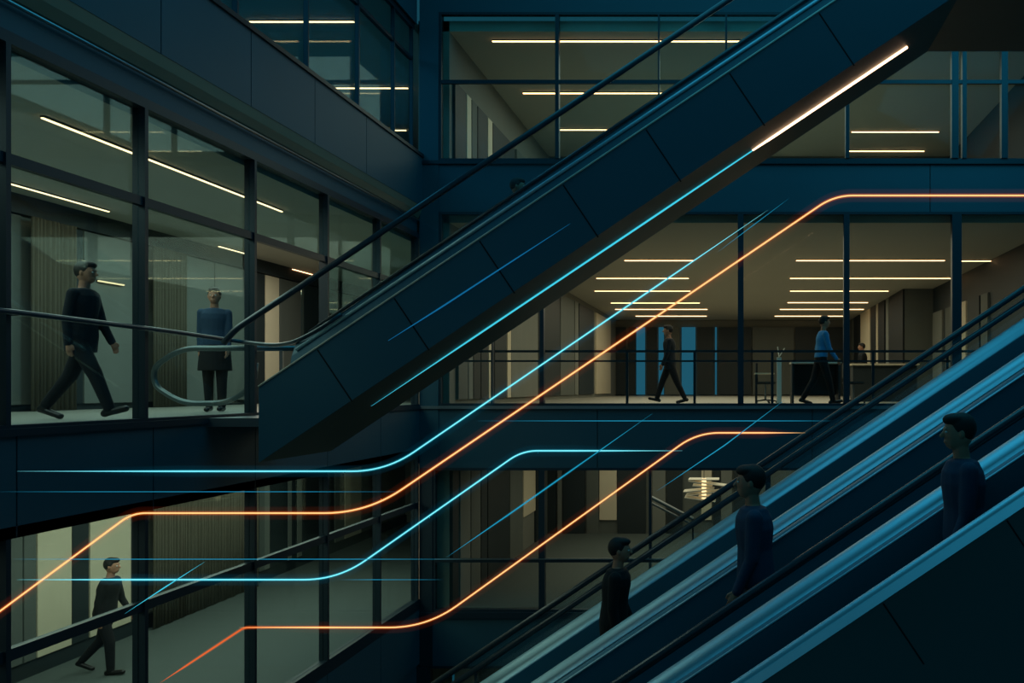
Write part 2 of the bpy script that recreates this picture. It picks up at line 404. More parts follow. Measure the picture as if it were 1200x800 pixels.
# basement panels
for i, (x0, x1, m) in enumerate([(500, 530, 'wood'), (534, 556, 'cream'), (560, 590, 'mid'), (595, 630, 'wood'), (650, 700, 'cream'), (720, 900, 'mid')]):
    bpan(x0, x1, R(-7.6), R(-5.32), m, 19)

# ================================================================== CEILING LIGHTS
def strip(a, b, label, w=.05, group=None, m='lamp', drop=.05):
    a, b = Vector(a), Vector(b)
    t = thing('ceiling_light', label, 'light', (a+b)/2, group)
    d = (b-a).normalized(); s = Vector((-d.y, d.x, 0)); up = Vector((0, 0, 1))
    bm = bmesh.new(); extr(bm, [(-w/2-.008, .02), (w/2+.008, .02), (w/2+.008, .001), (-w/2-.008, .001)], a, b, s, up); obj('housing', bm, M['frame2'], t)
    bm = bmesh.new(); extr(bm, [(-w/2, 0), (w/2, 0), (w/2, -drop), (-w/2, -drop)], a, b, s, up); obj('diffuser', bm, M[m], t)
    return t
ORD = ['first', 'second', 'third', 'fourth', 'fifth', 'sixth', 'seventh']
def hstrip(x0, x1, y, ceil, label, w=.05, **k):
    Y = ceil*F/(PY-y); z = H+ceil-.022
    return strip((((x0-PX)*Y/F), Y, z), (((x1-PX)*Y/F), Y, z), label, w, drop=.013*Y/20, **k)
for i, (x0, x1, y) in enumerate([(732, 813, 304), (699, 807, 325), (697, 809, 340), (716, 820, 354), (721, 829, 361.5), (745, 828, 369.5)]):
    hstrip(x0, x1, y, 3.2, 'warm ceiling strip of the middle floor, left column, %s row back from the glass' % ORD[i], group='middle floor ceiling strips')
for i, (x0, x1, y) in enumerate([(933, 1107, 304), (926, 1157, 325), (926, 1041, 340), (923, 1017, 353.5), (914, 1012, 361.5), (908, 990, 369.5)]):
    hstrip(x0, x1, y, 3.2, 'warm ceiling strip of the middle floor, right column, %s row back from the glass' % ORD[i], group='middle floor ceiling strips')
hstrip(1124, 1175, 304.5, 3.2, 'short warm ceiling strip of the middle floor at the far right', group='middle floor ceiling strips')
hstrip(577, 905, 47, 6.9, 'longest warm ceiling strip of the upper floor, behind the upper left glazing', group='upper floor ceiling strips')
hstrip(613, 784, 108, 6.9, 'second warm ceiling strip back on the upper floor, cut by the escalator handrail', group='upper floor ceiling strips')
hstrip(653, 719, 151, 6.9, 'short warm ceiling strip just above the escalator, third back on the upper floor', group='upper floor ceiling strips')
hstrip(514, 591, 151, 6.9, 'warm strip crossing the slotted wall at the left of the upper floor', group='upper floor ceiling strips')
hstrip(998, 1100, 153.5, 6.9, 'warm ceiling strip of the upper right room, nearer of two', group='upper floor ceiling strips')
hstrip(994, 1083, 176, 6.9, 'warm ceiling strip of the upper right room, farther one above the lit wall', group='upper floor ceiling strips')
hstrip(293, 415, 24, 6.9, 'warm reflected light strip at the top behind the left parapet glazing', group='left wing top floor strips')  # reflected back-room lights, modelled as glowing strips; next two as well
hstrip(388, 478, 102, 6.9, 'warm reflected light strip behind the parapet glazing, middle of three', group='left wing top floor strips')
hstrip(452, 476, 151.5, 6.9, 'shortest warm reflected light strip behind the parapet glazing beside the corner', group='left wing top floor strips')
def lstrip(x0, y0, x1, y1, ceil, label, w=.028):
    Ya, Yb_ = ceil*F/(PY-y0), ceil*F/(PY-y1); z = H+ceil-.022
    X = ((x0-PX)*Ya+(x1-PX)*Yb_)/2/F
    return strip((X, Ya, z), (X, Yb_, z), label, w, group='left wing ceiling strips', drop=.012)
lstrip(50, 135, 330, 246, 2.8, 'long warm ceiling strip slanting across three left wing windows')
lstrip(10, 212, 126, 246, 2.8, 'shorter warm ceiling strip above the walking man in the left wing')
lstrip(257, 287, 292, 297, 2.8, 'short warm ceiling strip above the person in the blue top')
lstrip(343, 314, 366, 320.5, 2.8, 'short warm ceiling strip right of the bright cream panel')
lstrip(396, 331, 413, 336, 2.8, 'last short warm ceiling strip at the far end of the left wing')
t = thing('wall_strip', 'small slanted warm strip on the wall right of the walking man', 'light', (XW+.1, 14, R(1.7)))  # slim warm glowing strip against the wall
obj('diffuser', B(XW+.1, XW+.13, YW(107), YW(137), R(1.73), R(1.752)), M['lampd'], t)
obj('housing', B(XW+.08, XW+.1, YW(107), YW(137), R(1.72), R(1.762)), M['frame2'], t)

# ================================================================== GUARD RAIL (back, middle floor)
g = thing('balcony_railing', 'dark steel two-bar railing behind the middle floor glazing', 'railing', (0, YB+.35, Z1f))
yr = YB+.32
obj('top_rail', B(-5.4, 6.3, yr-.02, yr+.02, R(.70), R(.745)), M['frame'], g)
obj('lower_rail', B(-5.4, 6.3, yr-.015, yr+.015, R(.515), R(.55)), M['frame'], g)
for x in (577, 735, 814, 905, 1023, 1110):
    X = (x-PX)*yr/F; obj('post', B(X-.025, X+.025, yr-.02, yr+.02, Z1f, R(.70)), M['frame'], g)

# ================================================================== MAIN ESCALATOR
s = .67; TH = math.atan(s); D = Vector((math.cos(TH), 0, math.sin(TH))); NV = Vector((-math.sin(TH), 0, math.cos(TH)))
def L(a, X, Y): return Vector((X, Y, H+a+s*X))
YN, YF_ = 9.5, 11.2
me_ = thing('escalator', 'long dark escalator rising diagonally across the middle, seen from below with a lit soffit', 'escalator', (-5.2, 10.3, Z1f))
XA, XB = -5.29, 2.54
zt, zbm = 3.557, 2.72
bot = H-.82
# truss: soffit body
XE = 8.5
ztop = H+4.42+.95
def zl(a, X): return H+a+s*X
xt = (ztop-H-zt)/s       # where the top flattens
prof = [(XA, bot), ((bot-H-zbm)/s, bot), (XB, H+4.42), (XE, H+4.42), (XE, ztop-.80), (xt, ztop-.80), (XA+.1, zl(zt, XA)-.74)]
bm = bmesh.new(); prism(bm, prof, YN+.03, YF_-.03); obj('truss', bm, M['soff'], me_)
# side cladding (near and far) with joints
for y0, y1 in ((YN, YN+.03), (YF_-.03, YF_)):
    bm = bmesh.new()
    prof = [(XA, bot-.0), ((bot-H-zbm)/s, bot), (XB, H+4.42), (XE, H+4.42), (XE, ztop), (xt, ztop), (XA, zl(zt, XA))]
    prism(bm, prof, y0, y1)
    o = obj('side_panel', bm, M['side'], me_)
    if y0 == YN:
        for px in (372, 462, 562, 660, 757, 855, 960):
            # top point on edge y, direction perpendicular to slope
            X0 = (px-PX)*YN/F; A = L(zt-.02, X0, YN-.002); ln = .70
            bm = bmesh.new(); w_ = D*.008; nn = -NV
            q = [A-w_, A+w_, A+w_+nn*ln, A-w_+nn*ln]
            f0 = [bm.verts.new(v) for v in q]; f1 = [bm.verts.new(v+Vector((0, .004, 0))) for v in q]
            bm.faces.new(f0); bm.faces.new(list(reversed(f1)))
            for i in range(4): bm.faces.new((f0[i], f1[i], f1[(i+1) % 4], f0[(i+1) % 4]))
            obj('panel_joint', bm, M['groove'], o)
# highlight along the near side panel's top edge, painted as pale trim
XT = xt
obj('edge_trim', T([L(zt+.01, XA, YN-.005), L(zt+.01, XT, YN-.005)], .011, seg=8), M['edge'], me_, True)
# sloped metal skirt decks (near and far)
for yy, sg in ((YN, 1), (YF_, -1)):
    bm = bmesh.new()
    u = Vector((0, sg, 0)); v = Vector((0, 0, 1))
    prof = [(0, 0.0), (.03, .10), (.09, .19), (.13, .25), (.17, .27), (.19, .24), (.19, 0.0)]
    extr(bm, prof, L(zt+.012, XA+.35, yy), L(zt+.012, XT, yy), u, v)
    obj('skirt_deck', bm, M['side'], me_)
    obj('skirt_bead', T([L(zt+.15, XA+.4, yy+sg*.035), L(zt+.15, XT, yy+sg*.035)], .022, seg=8), M['steel'], me_, True)
    bm = bmesh.new(); yg = yy+sg*.14
    extr(bm, [(0, .26), (.012, .26), (.012, .86), (0, .86)], L(zt, XA+.4, yg), L(zt, XT, yg), u, v); obj('balustrade_glass', bm, M['bglass'], me_)
    if sg == 1:
        pts = [P(262, 402, 9.62), P(275, 386.5, 9.62), L(4.42, -4.6, 9.62), L(4.42, XT, 9.62)]
        obj('skirt_rail', T([L(zt+.285, XA+.5, YN+.12), L(zt+.285, XT, YN+.12)], .02, seg=8), M['rub'], me_, True)
    else:
        Yn = 11.03
        # newel loop of the far balustrade inside the left wing
        pts = [P(560, 228, Yn)+Vector((0, 0, -.25)), P(380, 372, Yn), P(352, 408, Yn), P(212, 408, Yn), P(180, 430, Yn), P(181, 452, Yn), P(214, 473, Yn), P(268, 472, Yn), P(297, 452, Yn), P(300, 425, Yn)]
        pts = pts[2:]
        obj('newel_loop', T(fillet(pts, .28, 8), .036, seg=10), M['loop'], me_, True)
        pts = [L(4.42-.02, XT, Yn), L(4.42-.02, -3.6, Yn)]
    obj('handrail', T(fillet(list(pts), .3, 6), .034, seg=12), M['rub'], me_, True)
obj('newel_post', B(P(330, 0, 11.03).x-.02, P(330, 0, 11.03).x+.02, 11.01, 11.05, Z1f, H+.5), M['steel2'], me_)
obj('landing_plate', B(-6.15, XA, YN+.2, YF_-.1, Z1f-.1, Z1f-.001), M['steel2'], me_)
# steps
bm = bmesh.new(); X = XA+.6
while X < XT-.2:
    z = zl(zt-.57, X); box(bm, X, X+.299, YN+.22, YF_-.22, z-.03, z); X += .3
obj('step_band', bm, M['step'], me_)
# LED strip set in the soffit: warm upper part, cyan lower part
def soffit(x): X = (x-PX)*10.26/F; return L(zbm-.012, X, 10.26)
obj('warm_light_strip', T([soffit(880), soffit(905), soffit(1063)], [.006, .016, .018], seg=8), M['warmled'], me_)
obj('cyan_light_strip', T([soffit(435), soffit(560), soffit(760), soffit(882)], [.001, .010, .012, .007], seg=8), M['cyanglow'], me_)
def sidep(x, y): v = P(x, y, YN-.006); return v
obj('side_light_streak', T([sidep(455, 399), sidep(520, 358), sidep(600, 306), sidep(668, 262)], [.002, .009, .007, .001], seg=6), M['cyandim'], me_)  # faint cyan light streak added as a glowing line on the panel

# ================================================================== RIGHT ESCALATORS
AD = -1.5
XL0, XR0 = -5.9, 6.5
def cap(parent, Y, w, h, name='deck_cap', m='steel', a=AD):
    # convex metal cap whose rounded face looks at the atrium
    prof = [(0, -.02), (0, 0)]
    for k in range(9):
        t = math.pi*k/8; prof.append((w/2-w/2*math.cos(t), h*math.sin(t)))
    prof += [(w, -.02)]
    bm = bmesh.new(); extr(bm, prof, L(a, XL0, Y), L(a, XR0, Y), Vector((0, 1, 0)), NV)
    return obj(name, bm, M[m], parent, True)
def bead(parent, Y, a, r=.008, m='steel', name='edge_bead'):
    return obj(name, T([L(a, XL0, Y), L(a, XR0, Y)], r, seg=8), M[m], parent, True)
def panel(parent, Y, a0, a1, m, th=.03, name='inner_panel'):
    bm = bmesh.new(); extr(bm, [(0, a0), (th, a0), (th, a1), (0, a1)], L(0, XL0, Y), L(0, XR0, Y), Vector((0, 1, 0)), Vector((0, 0, 1)))
    return obj(name, bm, M[m], parent)
def steps(parent, Y0, Y1, a):
    bm = bmesh.new(); X = XL0+.1
    while X < XR0-.3:
        z = zl(a, X)
        if z < .1: X += .3; continue
        box(bm, X, X+.299, Y0, Y1, z-.2, z)
        for k in range(6): box(bm, X+.02+k*.045, X+.035+k*.045, Y0, Y1, z, z+.006)
        X += .3
    obj('step_band', bm, M['step'], parent)
e1 = thing('escalator', 'farthest of the lower right escalators, with a glass balustrade and dark twin handrails', 'escalator', (-5.8, 8.4, .5))
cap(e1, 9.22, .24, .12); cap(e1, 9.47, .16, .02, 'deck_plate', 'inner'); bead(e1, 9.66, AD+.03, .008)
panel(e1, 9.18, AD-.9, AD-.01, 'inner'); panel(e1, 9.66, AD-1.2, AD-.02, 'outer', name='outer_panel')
bm = bmesh.new(); extr(bm, [(0, -.0), (.012, 0), (.012, .42), (0, .42)], L(AD, XL0, 9.62), L(AD, XR0, 9.62), Vector((0, 1, 0)), Vector((0, 0, 1)))
obj('balustrade_glass', bm, M['bglass'], e1)
obj('handrail', T([L(-1.066, XL0, 9.62), L(-1.066, XR0, 9.62)], .035, seg=12), M['rub'], e1, True)
obj('lower_handrail', T([L(-1.21, XL0, 9.56), L(-1.21, XR0, 9.56)], .035, seg=12), M['rub'], e1, True)
steps(e1, 7.75, 9.15, -2.4)
cap(e1, 7.42, .19, .09); bead(e1, 7.68, AD+.045, .008)
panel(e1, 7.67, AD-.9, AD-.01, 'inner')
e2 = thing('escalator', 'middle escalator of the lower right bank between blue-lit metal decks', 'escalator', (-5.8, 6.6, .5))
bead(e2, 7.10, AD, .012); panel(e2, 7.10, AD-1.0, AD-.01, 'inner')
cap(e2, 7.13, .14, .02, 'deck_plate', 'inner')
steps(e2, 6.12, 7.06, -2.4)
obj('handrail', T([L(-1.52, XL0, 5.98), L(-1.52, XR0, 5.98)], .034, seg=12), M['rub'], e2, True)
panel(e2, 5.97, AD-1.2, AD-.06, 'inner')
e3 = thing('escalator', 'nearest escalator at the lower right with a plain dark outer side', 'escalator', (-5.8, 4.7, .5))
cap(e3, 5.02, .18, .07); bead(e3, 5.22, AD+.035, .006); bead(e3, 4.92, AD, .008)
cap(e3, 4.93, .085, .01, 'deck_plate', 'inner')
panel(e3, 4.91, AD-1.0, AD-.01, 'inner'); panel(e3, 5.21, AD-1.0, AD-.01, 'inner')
steps(e3, 4.33, 4.88, -2.4)
cap(e3, 4.235, .06, .03, 'deck_edge'); bead(e3, 4.30, AD+.02, .006)
# flat front fillet of the near deck, lit from above
bm = bmesh.new(); extr(bm, [(0, 0), (.04, .035), (.05, 0)], L(AD-.035, XL0, 4.19), L(AD-.035, XR0, 4.19), Vector((0, 1, 0)), NV); obj('deck_cap', bm, M['steel'], e3)
o = panel(e3, 4.2, AD-1.35, AD-.04, 'outer', name='outer_panel')
for px in (1035, 1180, 890):
    A = L(AD-.05, (px-PX)*4.2/F, 4.198); bm = bmesh.new(); w_ = D*.004; nn = -NV; ln = .36
    q = [A-w_, A+w_, A+w_+nn*ln, A-w_+nn*ln]; f0 = [bm.verts.new(v) for v in q]; f1 = [bm.verts.new(v+Vector((0, .003, 0))) for v in q]
    bm.faces.new(f0); bm.faces.new(list(reversed(f1)))
    for i in range(4): bm.faces.new((f0[i], f1[i], f1[(i+1) % 4], f0[(i+1) % 4]))
    obj('panel_joint', bm, M['groove'], o)
for e_, y0, y1 in ((e1, 7.3, 9.7), (e2, 5.97, 7.2), (e3, 4.2, 5.2)):
    bm = bmesh.new(); extr(bm, [(y0, -2.95), (y1, -2.95), (y1, -2.62), (y0, -2.62)], L(0, XL0+.9, 0), L(0, XR0, 0), Vector((0, 1, 0)), Vector((0, 0, 1)))
    obj('truss', bm, M['outer'], e_)
    obj('support_pillar', B(1.8, 2.2, (y0+y1)/2-.2, (y0+y1)/2+.2, 0, zl(-2.9, 1.8)), M['outer'], e_)

# ================================================================== LIGHT TRAILS (streaks of light modelled as glowing tubes)
def trail(label, pts, Y, core, gas=None, halo2=None, r=.009, taper=(0, 0), rf=40, grp=None):
    w = [P(x, y, Y) for x, y in pts]
    rf_ = [q*Y/F for q in rf] if isinstance(rf, (list, tuple)) else rf*Y/F
    q = fillet(w, rf_, 12)
    # densify
    out = []
    for a, b in zip(q[:-1], q[1:]):
        k = max(1, int((b-a).length/.25))
        for i in range(k): out.append(a.lerp(b, i/k))
    out.append(q[-1])
    ln = [0]
    for a, b in zip(out[:-1], out[1:]): ln.append(ln[-1]+(b-a).length)
    tot = ln[-1]
    def rr(R_):
        res = []
        for d in ln:
            k = 1.0
            if taper[0]: k = min(k, max(.06, d/taper[0]))
            if taper[1]: k = min(k, max(.06, (tot-d)/taper[1]))
            res.append(R_*k)
        return res
    t = thing('light_trail', label, 'light', out[0], grp)
    obj('glowing_core', T(out, rr(r*.68), seg=8), M[core], t, True)
    if gas: obj('inner_halo', T(out, rr(r*1.9), seg=12), M[gas], t, True)
    if halo2: obj('outer_glow', T(out, rr(r*6), seg=16), M[halo2], t, True)
    return t
G = 'light trails built as glowing tubes'
trail('brightest orange light trail, from the left edge rising to the upper right edge', [(-30, 738), (155, 601), (430, 601), (978, 229), (1230, 229)], 6.70, 'orange', 'gor', 'gor2', r=.009, rf=[16, 50, 22], grp=G)
trail('lower orange light trail, rising from bottom centre to beside the right escalators', [(280, 735), (500, 735), (817, 507), (944, 507)], 6.72, 'orange', 'gor', 'gor2', r=.008, taper=(.5, .2), rf=[44, 26], grp=G)
trail('dim orange light trail segment slanting up from the bottom edge at left', [(186, 801), (286, 735), (400, 734)], 6.82, 'oradim', 'gor', None, r=.008, taper=(.3, .5), rf=[6], grp=G)
trail('cyan light trail running level then climbing just below the big escalator', [(20, 552), (452, 552), (900, 246)], 6.60, 'cyan', 'gcy', 'gcy2', r=.008, taper=(1.2, 1.0), rf=[40], grp=G)
trail('cyan light trail with two bends ending at the middle of the lower floor fascia', [(20, 679), (396, 679), (612, 528), (800, 528)], 6.62, 'cyan', 'gcy', 'gcy2', r=.008, taper=(.8, .7), rf=[40, 18], grp=G)
trail('thin slanted cyan light trail between the two orange trails at centre', [(523, 653), (600, 600), (765, 484)], 6.48, 'cyanf', 'gcy', None, r=.006, taper=(.5, .7), rf=4, grp=G)
trail('short slanted cyan light trail above the lower left walker', [(146, 719), (190, 690), (240, 658)], 6.48, 'cyanglow', 'gcy', None, r=.006, taper=(.4, .2), rf=4, grp=G)
trail('faint level cyan line above the long orange light trail at left', [(0, 576), (470, 576)], 6.56, 'cyanf', None, None, r=.003, taper=(.8, .8), rf=4, grp=G)
trail('faint level cyan line just above the lower cyan light trail', [(15, 655), (540, 655)], 6.56, 'cyanf', None, None, r=.0035, taper=(.5, .8), rf=4, grp=G)
trail('faint level cyan line along the fascia under the middle floor', [(560, 493), (975, 493)], 6.56, 'cyanf', None, None, r=.004, taper=(1.0, .4), rf=4, grp=G)
trail('faint cyan line continuing level past the lower cyan bend', [(398, 679), (520, 679)], 6.56, 'cyanf', None, None, r=.003, taper=(.1, .4), rf=4, grp=G)
trail('dim broad cyan streak beside the escalator head at right of centre', [(770, 575), (850, 521), (920, 468)], 6.55, 'cyanf', None, None, r=.006, taper=(.5, .5), rf=4, grp=G)
trail('dim cyan streak above the long orange light trail near its upper bend', [(840, 296), (925, 232)], 6.55, 'cyanf', None, None, r=.004, taper=(.3, .4), rf=4, grp=G)

# ================================================================== PEOPLE
def ell_loft(bm, rings, seg=18):
    rs = []
    for (c, rx, ry) in rings:
        c = Vector(c); rs.append([bm.verts.new(c+Vector((rx*math.cos(2*math.pi*k/seg), ry*math.sin(2*math.pi*k/seg), 0))) for k in range(seg)])
    fs = []
    for r, q in zip(rs[:-1], rs[1:]):
        for k in range(seg): fs.append(bm.faces.new((r[k], r[(k+1) % seg], q[(k+1) % seg], q[k])))
    fs += [bm.faces.new(list(reversed(rs[0]))), bm.faces.new(rs[-1])]
    bmesh.ops.recalc_face_normals(bm, faces=fs)
def cap_(bm, a, b, ra, rb, seg=12):
    a, b = Vector(a), Vector(b); d = (b-a); Ln = d.length
    if Ln < 1e-5: d = Vector((0, 0, 1)); Ln = 1e-5; b = a+d*Ln
    d.normalize(); pts = []; rr = []
    for k in range(4): t = math.pi/2*(1-k/4); pts.append(a-d*ra*math.sin(t)); rr.append(max(ra*math.cos(t), ra*.05))
    pts += [a, b]; rr += [ra, rb]
    for k in range(1, 5): t = math.pi/2*k/4; pts.append(b+d*rb*math.sin(t)); rr.append(max(rb*math.cos(t), rb*.05))
    tube(bm, pts, rr, seg)
def ball(bm, c, rx, ry, rz, rot=None):
    r = bmesh.ops.create_icosphere(bm, subdivisions=3, radius=1)
    mt = Matrix.Translation(Vector(c)) @ (rot or Matrix()) @ Matrix.Diagonal((rx, ry, rz, 1))
    bmesh.ops.transform(bm, matrix=mt, verts=r['verts'])
def melt(name, bm, m, vox, smooth=6):
    me = bpy.data.meshes.new(name); bm.to_mesh(me); bm.free()
    o = bpy.data.objects.new(name, me); COL.objects.link(o)
    r = o.modifiers.new('r', 'REMESH'); r.mode = 'VOXEL'; r.voxel_size = vox
    q = o.modifiers.new('s', 'SMOOTH'); q.iterations = smooth; q.factor = .5
    dg = bpy.context.evaluated_depsgraph_get()
    me2 = bpy.data.meshes.new_from_object(o.evaluated_get(dg))
    o.modifiers.clear(); o.data = me2; bpy.data.meshes.remove(me)
    o.data.materials.clear(); o.data.materials.append(m)
    for p in me2.polygons: p.use_smooth = True
    return o
def person(label, foot, yaw, height, legs, arms, top='navy', bottom='black', style='jacket', lean=4, head_pitch=0, vox=.008, sit=False, hairstyle='short', grp=None, bag=False):
    """legs: [(thigh, knee)] for left, right in degrees, forward positive; arms: [(shoulder, elbow)]"""
    root = thing('person', label, 'person', foot, grp); k = height/1.75
    ln = math.radians(lean)
    hip = Vector((0, 0, .93)); sh = hip+Vector((math.sin(ln)*.50, 0, math.cos(ln)*.50)); nk = sh+Vector((math.sin(ln)*.06, 0, .06)); hd = nk+Vector((.025, 0, .145))
    J = {}
    for sd, (th, kn) in zip((1, -1), legs):
        a = math.radians(th); h0 = hip+Vector((0, .09*sd, -.02)); kp = h0+Vector((math.sin(a), 0, -math.cos(a)))*.43
        a2 = a-math.radians(kn); an = kp+Vector((math.sin(a2), 0, -math.cos(a2)))*.41
        fa = a2*.75; toe = an+Vector((math.cos(fa)*.17, 0, math.sin(fa)*.17-.04)); heel = an+Vector((-.05, 0, -.045))
        J[sd] = (h0, kp, an, toe, heel)
    A = {}
    for sd, (sa, eb) in zip((1, -1), arms):
        a = math.radians(sa); s0 = sh+Vector((0, .160*sd, -.035)); ep = s0+Vector((math.sin(a), .07*sd, -math.cos(a))).normalized()*.29
        a2 = a+math.radians(eb); wr = ep+Vector((math.sin(a2), .02*sd, -math.cos(a2))).normalized()*.25
        A[sd] = (s0, ep, wr, a2)
    low = min(min(j[3].z, j[4].z) for j in J.values())-.035
    base = Matrix.Translation(Vector(foot)) @ Matrix.Rotation(math.radians(yaw), 4, 'Z') @ Matrix.Scale(k, 4) @ Matrix.Translation((0, 0, -low))
    def torso(bm, g, zlo=-.06):
        mid = hip.lerp(sh, .45)
        ell_loft(bm, [(hip+Vector((0, 0, zlo)), .10+g, .15+g), (hip+Vector((0, 0, .02)), .115+g, .165+g), (mid, .10+g, .135+g), (hip.lerp(sh, .75), .115+g, .158+g), (sh+Vector((0, 0, -.05)), .105+g, .150+g), (sh+Vector((0, 0, .02)), .07+g, .11+g), (nk+Vector((0, 0, -.02)), .05, .06)])
    # body: one continuous surface
    bm = bmesh.new(); torso(bm, -.01)
    cap_(bm, sh+Vector((0, 0, -.02)), nk+Vector((.01, 0, .05)), .06, .052)
    ball(bm, hd, .098, .076, .115); ball(bm, hd+Vector((.03, 0, -.055)), .06, .055, .06)
    cap_(bm, hd+Vector((.092, 0, .01)), hd+Vector((.112, 0, -.022)), .010, .014)          # nose
    cap_(bm, hd+Vector((.086, -.018, -.058)), hd+Vector((.086, .018, -.058)), .009, .009)  # lips
    cap_(bm, hd+Vector((.085, -.03, .025)), hd+Vector((.085, .03, .025)), .012, .012)      # brow
    for sd in (1, -1):
        ball(bm, hd+Vector((-.005, .078*sd, -.005)), .018, .010, .030)
        h0, kp, an, toe, heel = J[sd]; cap_(bm, h0, kp, .080, .055); cap_(bm, kp, an, .052, .036); cap_(bm, heel, toe, .03, .028)
        s0, ep, wr, a2 = A[sd]; cap_(bm, s0, ep, .05, .038); cap_(bm, ep, wr, .036, .025)
        d = Vector((math.sin(a2), 0, -math.cos(a2))); f = Vector((math.cos(a2), 0, math.sin(a2))); lat = Vector((0, sd, 0))
        pc = wr+d*.045; cap_(bm, wr, wr+d*.07, .026, .028); cap_(bm, pc+f*.018, pc+d*.03+f*.02, .02, .018)
        for i, (off, l1) in enumerate(((.027, .062), (.010, .072), (-.008, .068), (-.024, .052))):
            r0 = wr+d*.075+f*off; p1 = r0+d*l1*.5-lat*.006; p2 = p1+(d*.8-lat*.5).normalized()*l1*.5
            cap_(bm, r0, p1, .0095, .0088, 8); cap_(bm, p1, p2, .0088, .0075, 8)
        t0 = wr+d*.02+f*.028; t1 = t0+(d*.7+f*.6).normalized()*.035; cap_(bm, t0, t1, .012, .010, 8); cap_(bm, t1, t1+(d*.95-lat*.2).normalized()*.03, .010, .008, 8)
    body = melt('body', bm, M['skin'], min(vox, .0065), 3)
    parts = [body]
    # hair
    bm = bmesh.new(); ball(bm, hd+Vector((-.022, 0, .03)), .100, .086, .105)
    ball(bm, hd+Vector((.02, 0, .085)), .085, .07, .045)
    if hairstyle == 'long': cap_(bm, hd+Vector((-.06, 0, 0)), hd+Vector((-.075, 0, -.16)), .075, .06)
    if hairstyle == 'bun': ball(bm, hd+Vector((-.06, 0, .11)), .05, .05, .05)
    parts.append(melt('hair', bm, M['hair'], vox, 3))
    for sd in (1, -1):
        bm = bmesh.new(); ball(bm, hd+Vector((.086, .03*sd, .006)), .010, .012, .008)
        parts.append(link('eye', bm, M['eye'], None, True))
    # trousers or skirt
    bm = bmesh.new(); ell_loft(bm, [(hip+Vector((0, 0, -.10)), .11, .16), (hip+Vector((0, 0, .0)), .128, .178), (hip+Vector((.005, 0, .12)), .118, .155)])
    for sd in (1, -1):
        h0, kp, an, toe, heel = J[sd]
        cap_(bm, h0, kp, .098, .074); cap_(bm, kp, an.lerp(kp, .03), .072, .055)
    parts.append(melt('trousers', bm, M[bottom], vox))
    if style == 'coat':
        bm = bmesh.new(); ell_loft(bm, [(hip+Vector((.0, 0, -.36)), .17, .22), (hip+Vector((0, 0, -.1)), .15, .20), (hip+Vector((0, 0, .15)), .13, .17)], 22)
        parts.append(melt('skirt', bm, M[bottom], vox))
    # top
    bm = bmesh.new(); torso(bm, .028 if style != 'shirt' else .014, -.16 if style != 'shirt' else -.03)
    for sd in (1, -1):
        s0, ep, wr, a2 = A[sd]; cap_(bm, s0, ep, .062, .052); cap_(bm, ep, wr, .050, .040)
    parts.append(melt('jacket' if style != 'shirt' else 'shirt', bm, M[top], vox))
    # collar
    for sd in (1, -1):
        h0, kp, an, toe, heel = J[sd]; bm = bmesh.new(); cap_(bm, heel, an+Vector((0, 0, .0)), .042, .044); cap_(bm, heel+Vector((.0, 0, .0)), toe, .038, .036)
        parts.append(melt('shoe', bm, M['shoe'], vox))
    if bag:
        bm = bmesh.new(); c = hip+Vector((-.05, -.27, -.05)); box(bm, c.x-.17, c.x+.17, c.y-.05, c.y+.05, c.z-.14, c.z+.12, bev=.03)
        bg = link('shoulder_bag', bm, M['black'], None, True); parts.append(bg)
    for o in parts:
        o.matrix_world = base; o.data.transform(base); o.matrix_world = Matrix()
        o.parent = root; o.matrix_parent_inverse = Matrix.Translation(-Vector(foot))
    return root
def at(x, Y, z): return ((x-PX)*Y/F, Y, z)
person('man in dark suit walking right past the curtain behind the left glazing', at(95, 9.25, Z1f), 4, 1.74, [(-24, 14), (28, 6)], [(14, 12), (-10, 14)], 'navy', 'black', lean=3)
person('person in slate blue top and dark skirt standing behind the left glazing', at(252, 12.3, Z1f), -70, 1.76, [(4, 6), (-4, 4)], [(6, 16), (-6, 10)], 'slate', 'black', style='coat', lean=2)
person('dark silhouette of a person walking on the lower floor at left', at(123, 12.7, Z0), 6, 1.72, [(-14, 28), (16, 14)], [(12, 18), (-12, 16)], 'black', 'black', lean=8)
person('dark figure striding behind the middle floor railing, centre of photo', at(785, 19.0, Z1f), 185, 1.74, [(-20, 6), (22, 4)], [(10, 12), (-12, 10)], 'navy', 'black', lean=2)
person('man in bright blue shirt walking behind the middle floor railing', at(962, 17.25, Z1f), 10, 1.80, [(-16, 16), (18, 6)], [(-14, 24), (14, 22)], 'blue', 'black', style='shirt', lean=5)
# riders
def rider(label, x, ytop, Y, a, yaw, **k):
    X = (x-PX)*Y/F; fz = zl(a, X)+.2; fz = zl(a, math.floor((X-XL0-.1)/.3)*.3+XL0+.1)+.006
    hgt = (H+(PY-ytop)*Y/F-fz)
    return person(label, (X, Y, fz), yaw, hgt, [(0, 2), (3, 6)], [(4, 20), (-4, 14)], **k)
rider('dark rider on the far lower right escalator, silhouetted against the warm lower floor', 719, 632, 8.45, -2.4, 0, top='black', bottom='black', lean=4)
rider('slate blue clad rider on the middle escalator at lower right', 886, 548, 6.6, -2.4, 180, top='slate', bottom='navy', lean=2)
rider('rider in slate top on the nearest escalator at the right edge', 1131, 488, 4.8, -2.4, 180, top='slate', bottom='navy', lean=2)
# head seen above the big escalator deck
Xh = (597-PX)*10.3/F
zf = zl(zt-.57, math.floor((Xh-XA-.6)/.3)*.3+XA+.6)+.005
person('rider on the big diagonal escalator, only the dark head showing above its deck', (Xh, 10.3, zf), 0, H+(PY-210)*10.3/F-zf, [(0, 4), (4, 8)], [(4, 20), (-4, 14)], 'black', 'black', lean=10)

